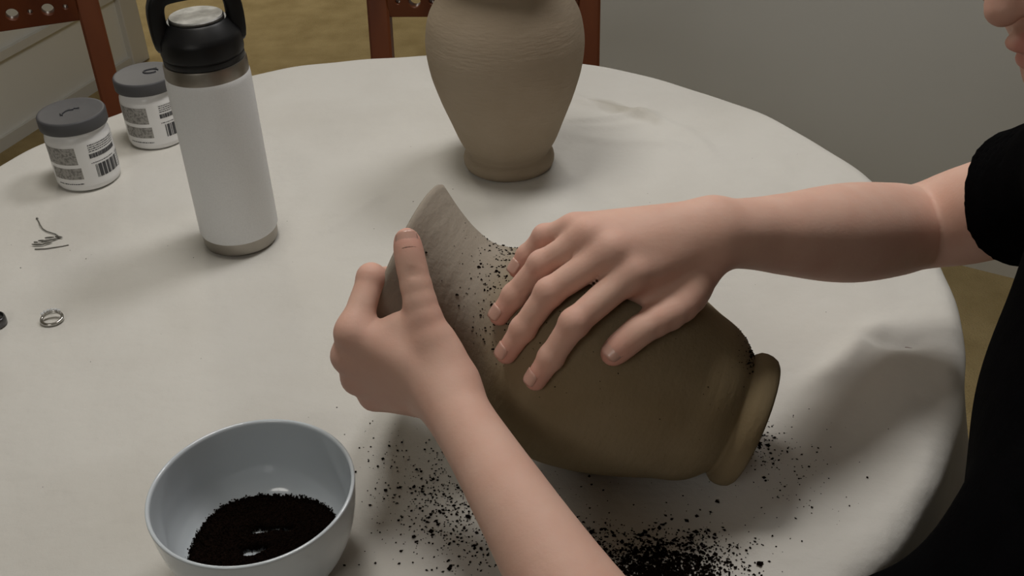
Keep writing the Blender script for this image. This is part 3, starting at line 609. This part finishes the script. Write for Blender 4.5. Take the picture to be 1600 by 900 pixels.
def f_head(P):
    d = ell(P, hp(-.018, .035, 0), AX, (.098, .088, .076))
    d = smin(d, ell(P, hp(.03, -.03, 0), AX, (.062, .085, .060)), .03)
    for s in (-1, 1):
        d = smin(d, rc(P, hp(-.005, -.055, .050*s, .016), hp(.066, -.102, .012*s, .016)), .03)
        d = smin(d, rc(P, hp(.084, .020, .012*s, .007), hp(.066, .022, .046*s, .008)), .02)
        d = smin(d, rc(P, hp(.066, -.025, .045*s, .014), hp(.050, -.03, .055*s, .012)), .03)
    d = smin(d, np.sqrt(((P-np.array(hp(.078, -.113, 0)))**2).sum(-1))-.016, .025)
    for s in (-1, 1): d = smax(d, -(np.sqrt(((P-np.array(hp(.094, -.001, .032*s)))**2).sum(-1))-.014), .012)
    for s in (-1, 1):                                                       # lids, the upper one lowered
        q = P-np.array(hp(.0735, -.003, .032*s)); r = np.sqrt((q**2).sum(-1)); u = q@U_H+.25*(q@F_H)
        d = smin(d, smax(r-.0140, -(u-.0030), .002), .003); d = smin(d, smax(r-.0137, u+.0035, .002), .003)
    d = smin(d, rc(P, hp(.088, .008, 0, .007), hp(.111, -.036, 0, .0105)), .014)
    for s in (-1, 1): d = smin(d, np.sqrt(((P-np.array(hp(.100, -.040, .012*s)))**2).sum(-1))-.0080, .006)
    d = smin(d, ell(P, hp(.089, -.071, 0), AX, (.013, .0065, .023)), .006)
    d = smin(d, ell(P, hp(.087, -.084, 0), AX, (.013, .0075, .021)), .006)
    d = smax(d, -rc(P, hp(.103, -.0775, -.020, .0012), hp(.103, -.0775, .020, .0012)), .004)
    for s in (-1, 1):
        e = ell(P, hp(-.012, -.012, .073*s), AX, (.018, .031, .008)); e = smax(e, -(np.sqrt(((P-np.array(hp(-.004, -.014, .084*s)))**2).sum(-1))-.011), .006)
        d = smin(d, e, .006)
    return d
def f_neck(P): return smin(rc(P, tuple(NB-bup*.05)+(.062,), hp(-.030, -.045, 0, .052)), rc(P, hp(-.03, -.05, 0, .05), hp(-.03, 0, 0, .05)), .02)
PARTS = [(f_torso, CH, .36), (f_head, HC, .17), (f_neck, (NB+HC)/2, .17), (f_rarm, (SR+np.array(R_ARM[0][:3]))/2, .28), (f_larm, (SL+np.array(L_ARM[0][:3]))/2, .30),
         (f_rhand, np.array(R_PALM[1][1][:3]), .16), (f_lhand, np.array(L_PALM[1][1][:3]), .16)]
JOIN = [0, .02, .02, .012, .012, .016, .016]
CR = []
def f_body(P):
    c = P.mean(0); rad = np.sqrt(((P-c)**2).sum(-1)).max(); d = None
    for (fn, cc, r), k in zip(PARTS, JOIN):
        gap = np.linalg.norm(c-cc)-r-rad
        if rad < .1 and gap > .04: continue
        e = fn(P); d = e if d is None else smin(d, e, max(k, .001))
    if d is None: return np.full(P.shape[:-1], 1.)
    if rad < .1:
        for a, b, w in CREASE:
            if np.linalg.norm(c-np.array(a[:3])) < .12: d = smax(d, -rc(P, a, b), w)
    return d
CREASE = [((0.3419,0.7643,0.8979,0.0022),(0.3398,0.7426,0.8867,0.0022),0.004), ((0.3398,0.7426,0.8867,0.0022),(0.3428,0.7387,0.8607,0.0022),0.004), ((-0.0728,0.6093,0.9505,0.001),(-0.0635,0.6096,0.9509,0.001),0.002), ((-0.0725,0.6078,0.9478,0.0008),(-0.0632,0.6081,0.9482,0.0008),0.002)]
V, F = sdf_mesh(f_body, (-.175, .15, .55), (.76, .87, 1.36), .0021)
V0 = V.copy()
per = tag(empty('person', (float(PE[0]), float(PE[1]), 0)), 'seated person in a black short-sleeved shirt with both hands on the lying vase', 'person')
me = np_mesh('body', V-np.array((PE[0], PE[1], 0)), F)
fl = np.zeros(len(V))
def flush(p, r, a): 
    global fl
    fl = np.maximum(fl, a*np.exp(-((V-np.array(p))**2).sum(1)/r**2))
for n in (R_INDEX, R_MIDDLE, R_RING, R_PINKY, R_THUMB, L_INDEX, L_MIDDLE, L_RING, L_PINKY, L_THUMB):
    flush(n[-1][:3], .014, .75); flush(n[-2][:3], .009, .35); flush(n[1][:3], .011, .45); flush(n[0][:3], .013, .35)
flush(hp(.098, -.071, 0), .012, 1.6); flush(hp(.096, -.084, 0), .012, 1.6); flush(hp(.098, -.078, .014), .010, 1.2); flush(hp(.098, -.078, -.014), .010, 1.2); flush(hp(.108, -.035, 0), .014, .4)
at = me.attributes.new('flush', 'FLOAT', 'POINT'); at.data.foreach_set('value', np.clip(fl, 0, 1).astype(np.float32))
body = link('body', me, M_skin, per)
OFF = np.array((PE[0], PE[1], 0))
# fingernails follow the curve of each fingertip
def nail(a, b, r, nrm, L, Wd, name='fingernail'):
    dr = (a[3]-b[3])/(Vector(b[:3])-Vector(a[:3])).length; a = Vector(a[:3]); b = Vector(b[:3]); t = (b-a).normalized(); n = Vector(nrm); n = (n-t*n.dot(t)).normalized(); s = t.cross(n)
    bm = bmesh.new(); g = []
    for i in range(8):
        u = i/7; row = []
        for j in range(9):
            w = (j/8*2-1); sq = math.sqrt(max(0, 1-(abs(2*u-1))**4)); an = w*Wd*(.55+.45*sq)
            p = b + t*(L*(u-.60)) + (n*math.cos(an)+s*math.sin(an))*((r+dr*max(0, -L*(u-.60)))*1.0+.0004-.0016*max(0, u-.7))
            row.append(bm.verts.new(p-Vector(OFF)))
        g.append(row)
    for i in range(7):
        for j in range(8): bm.faces.new([g[i][j], g[i+1][j], g[i+1][j+1], g[i][j+1]])
    o = obj(name, bm, M_nail, body); m = o.modifiers.new('t', 'SOLIDIFY'); m.thickness = .0006; m.offset = 0
cv = lambda p: Vector((0, 0, 1.35))-Vector(p[:3])
nail(L_THUMB[-2], L_THUMB[-1], L_THUMB[-1][3], cv(L_THUMB[-1])+Vector((0, 0, .10)), .0135, .95)
for n in (R_INDEX, R_MIDDLE, R_RING, R_PINKY): nail(n[-2], n[-1], n[-1][3], Vector((-.25, -.2, 1)), .0105, .9)
nail(R_THUMB[-2], R_THUMB[-1], R_THUMB[-1][3], Vector((-.5, -.6, .35)), .0125, .9)
for s in (-1, 1):
    b = bmesh.new(); bmesh.ops.create_uvsphere(b, u_segments=16, v_segments=10, radius=.0118, matrix=Matrix.Translation(Vector(hp(.0735, -.003, .032*s))-Vector(OFF))); ey = obj('eye', b, M_eye, body)
    dv = Vector(F_H)*.95-Vector(U_H)*.31; dv.normalize(); b = bmesh.new(); ic = Vector(hp(.0735, -.003, .032*s))-Vector(OFF)
    t1 = dv.orthogonal().normalized(); t2 = dv.cross(t1); rings = []
    for k in range(5):
        a = k/4*math.asin(.0058/.0120); rings.append([b.verts.new(ic+.01200*(dv*math.cos(a)+(t1*math.cos(w*PI/8)+t2*math.sin(w*PI/8))*math.sin(a))) for w in range(16)] if k else [b.verts.new(ic+dv*.0120)])
    for w in range(16): b.faces.new([rings[0][0], rings[1][w], rings[1][(w+1) % 16]])
    for k in range(1, 4):
        for w in range(16): b.faces.new([rings[k][w], rings[k+1][w], rings[k+1][(w+1) % 16], rings[k][(w+1) % 16]])
    obj('iris', b, M_hair, ey)
# mole on the left forearm
# clothes
HEM_R = (0.4036,0.7179,0.9223,-0.2043,0.7509,-0.6280)
HEM_L = (0.1830,0.3140,0.8794,-0.8529,0.2224,-0.4723)
def f_shirt(P):
    d = f_torso(P, .014)
    ins = []
    for hem, js in ((HEM_R, RS[28:]), (HEM_L, LS[24:])):
        H = np.array(hem[:3]); t = np.array(hem[3:]); t /= np.linalg.norm(t); a = limb(P, js); pl = (P-H)@t
        g = .010+.03*np.clip(pl+.10, 0, .10)                                # the sleeve widens a little towards its hem
        d = smin(d, smax(a-g, pl, .004), .03); ins.append((a-(g-.006), pl))
    d = d+.0012*np.sin(P@np.array((41., 23, -37)))+.0009*np.sin(P@np.array((-19., 47, 52))+1)
    for a, pl in ins: d = np.maximum(d, -np.maximum(a+.001, -(pl+.05)))
    nk = rc(P, tuple(NB-bup*.055)+(.070,), tuple(NB+bup*.08)+(.078,))
    d = smax(d, -nk, .004)
    return smax(d, -((P-(BE-bup*.20))@bup), .01)
V, F = sdf_mesh(f_shirt, (.0, .08, .50), (.80, .87, 1.16), .004, 12)
link('t_shirt', np_mesh('t_shirt', V-OFF, F), M_shirt, per)
def f_hair(P):
    d = ell(P, hp(-.022, .040, 0), AX, (.106, .094, .084))
    d = d+.0025*np.sin(P@np.array((160., 40, -60)))*np.sin(P@np.array((30., 170, 50)))
    d = smax(d, (P-HC)@F_H-.055+np.minimum(0, .0), .012) if False else d
    q = (P-HC)@AX.T
    d = smax(d, -(np.sqrt(((q-np.array((.10, -.055, 0)))**2*np.array((1, .75, .8))).sum(-1))-.115), .010)
    return smax(d, -(q[..., 1]+.055+.25*q[..., 0]), .01)
V, F = sdf_mesh(f_hair, HC-.16, HC+.16, .004, 10)
link('hair', np_mesh('hair', V-OFF, F), M_hair, per)
# seated legs under the table
kn = {}
hipc = PE; fwd = np.array((-.90, .43, 0)); fwd /= np.linalg.norm(fwd); sd = np.array((-fwd[1], fwd[0], 0))
def legs():
    out = []
    for s in (-1, 1):
        hip = hipc+sd*.09*s; knee = hip+fwd*.40+sd*.05*s+np.array((0, 0, -.03)); ank = np.array((knee[0], knee[1], .10))+fwd*.03
        out.append((hip, knee, ank))
    return out
LG = legs()
def f_tr(P):
    d = ell(P, hipc, np.stack([sd, np.array((0, 0, 1.)), fwd]), (.17, .10, .12))
    for hip, knee, ank in LG:
        e = chain(P, [tuple(hip)+(.085,), tuple(knee)+(.062,), tuple(ank)+(.052,)], .02); d = smin(d, e, .04)
    d = d+.002*np.sin(P@np.array((33., 41, 29)))
    return smax(d, -(P[..., 2]-.085), .004)
V, F = sdf_mesh(f_tr, (-.1, .05, .05), (.90, .85, .72), .009, 10)
link('trousers', np_mesh('trousers', V-OFF, F), M_jean, per)
for hip, knee, ank in LG:
    a = ank.copy(); 
    def f_sh(P):
        d = rc(P, tuple(a+np.array((0, 0, -.05)))+(.042,), tuple(a+fwd*.15+np.array((0, 0, -.062)))+(.038,))
        d = smin(d, rc(P, tuple(a+np.array((0, 0, -.05)))+(.042,), tuple(a+np.array((0, 0, .01)))+(.046,)), .02)
        return smax(d, -(P[..., 2]-.004), .006)
    V, F = sdf_mesh(f_sh, a-np.array((.25, .25, .11)), a+np.array((.25, .25, .08)), .006, 10)
    link('shoe', np_mesh('shoe', V-OFF, F), M_shoe, per)
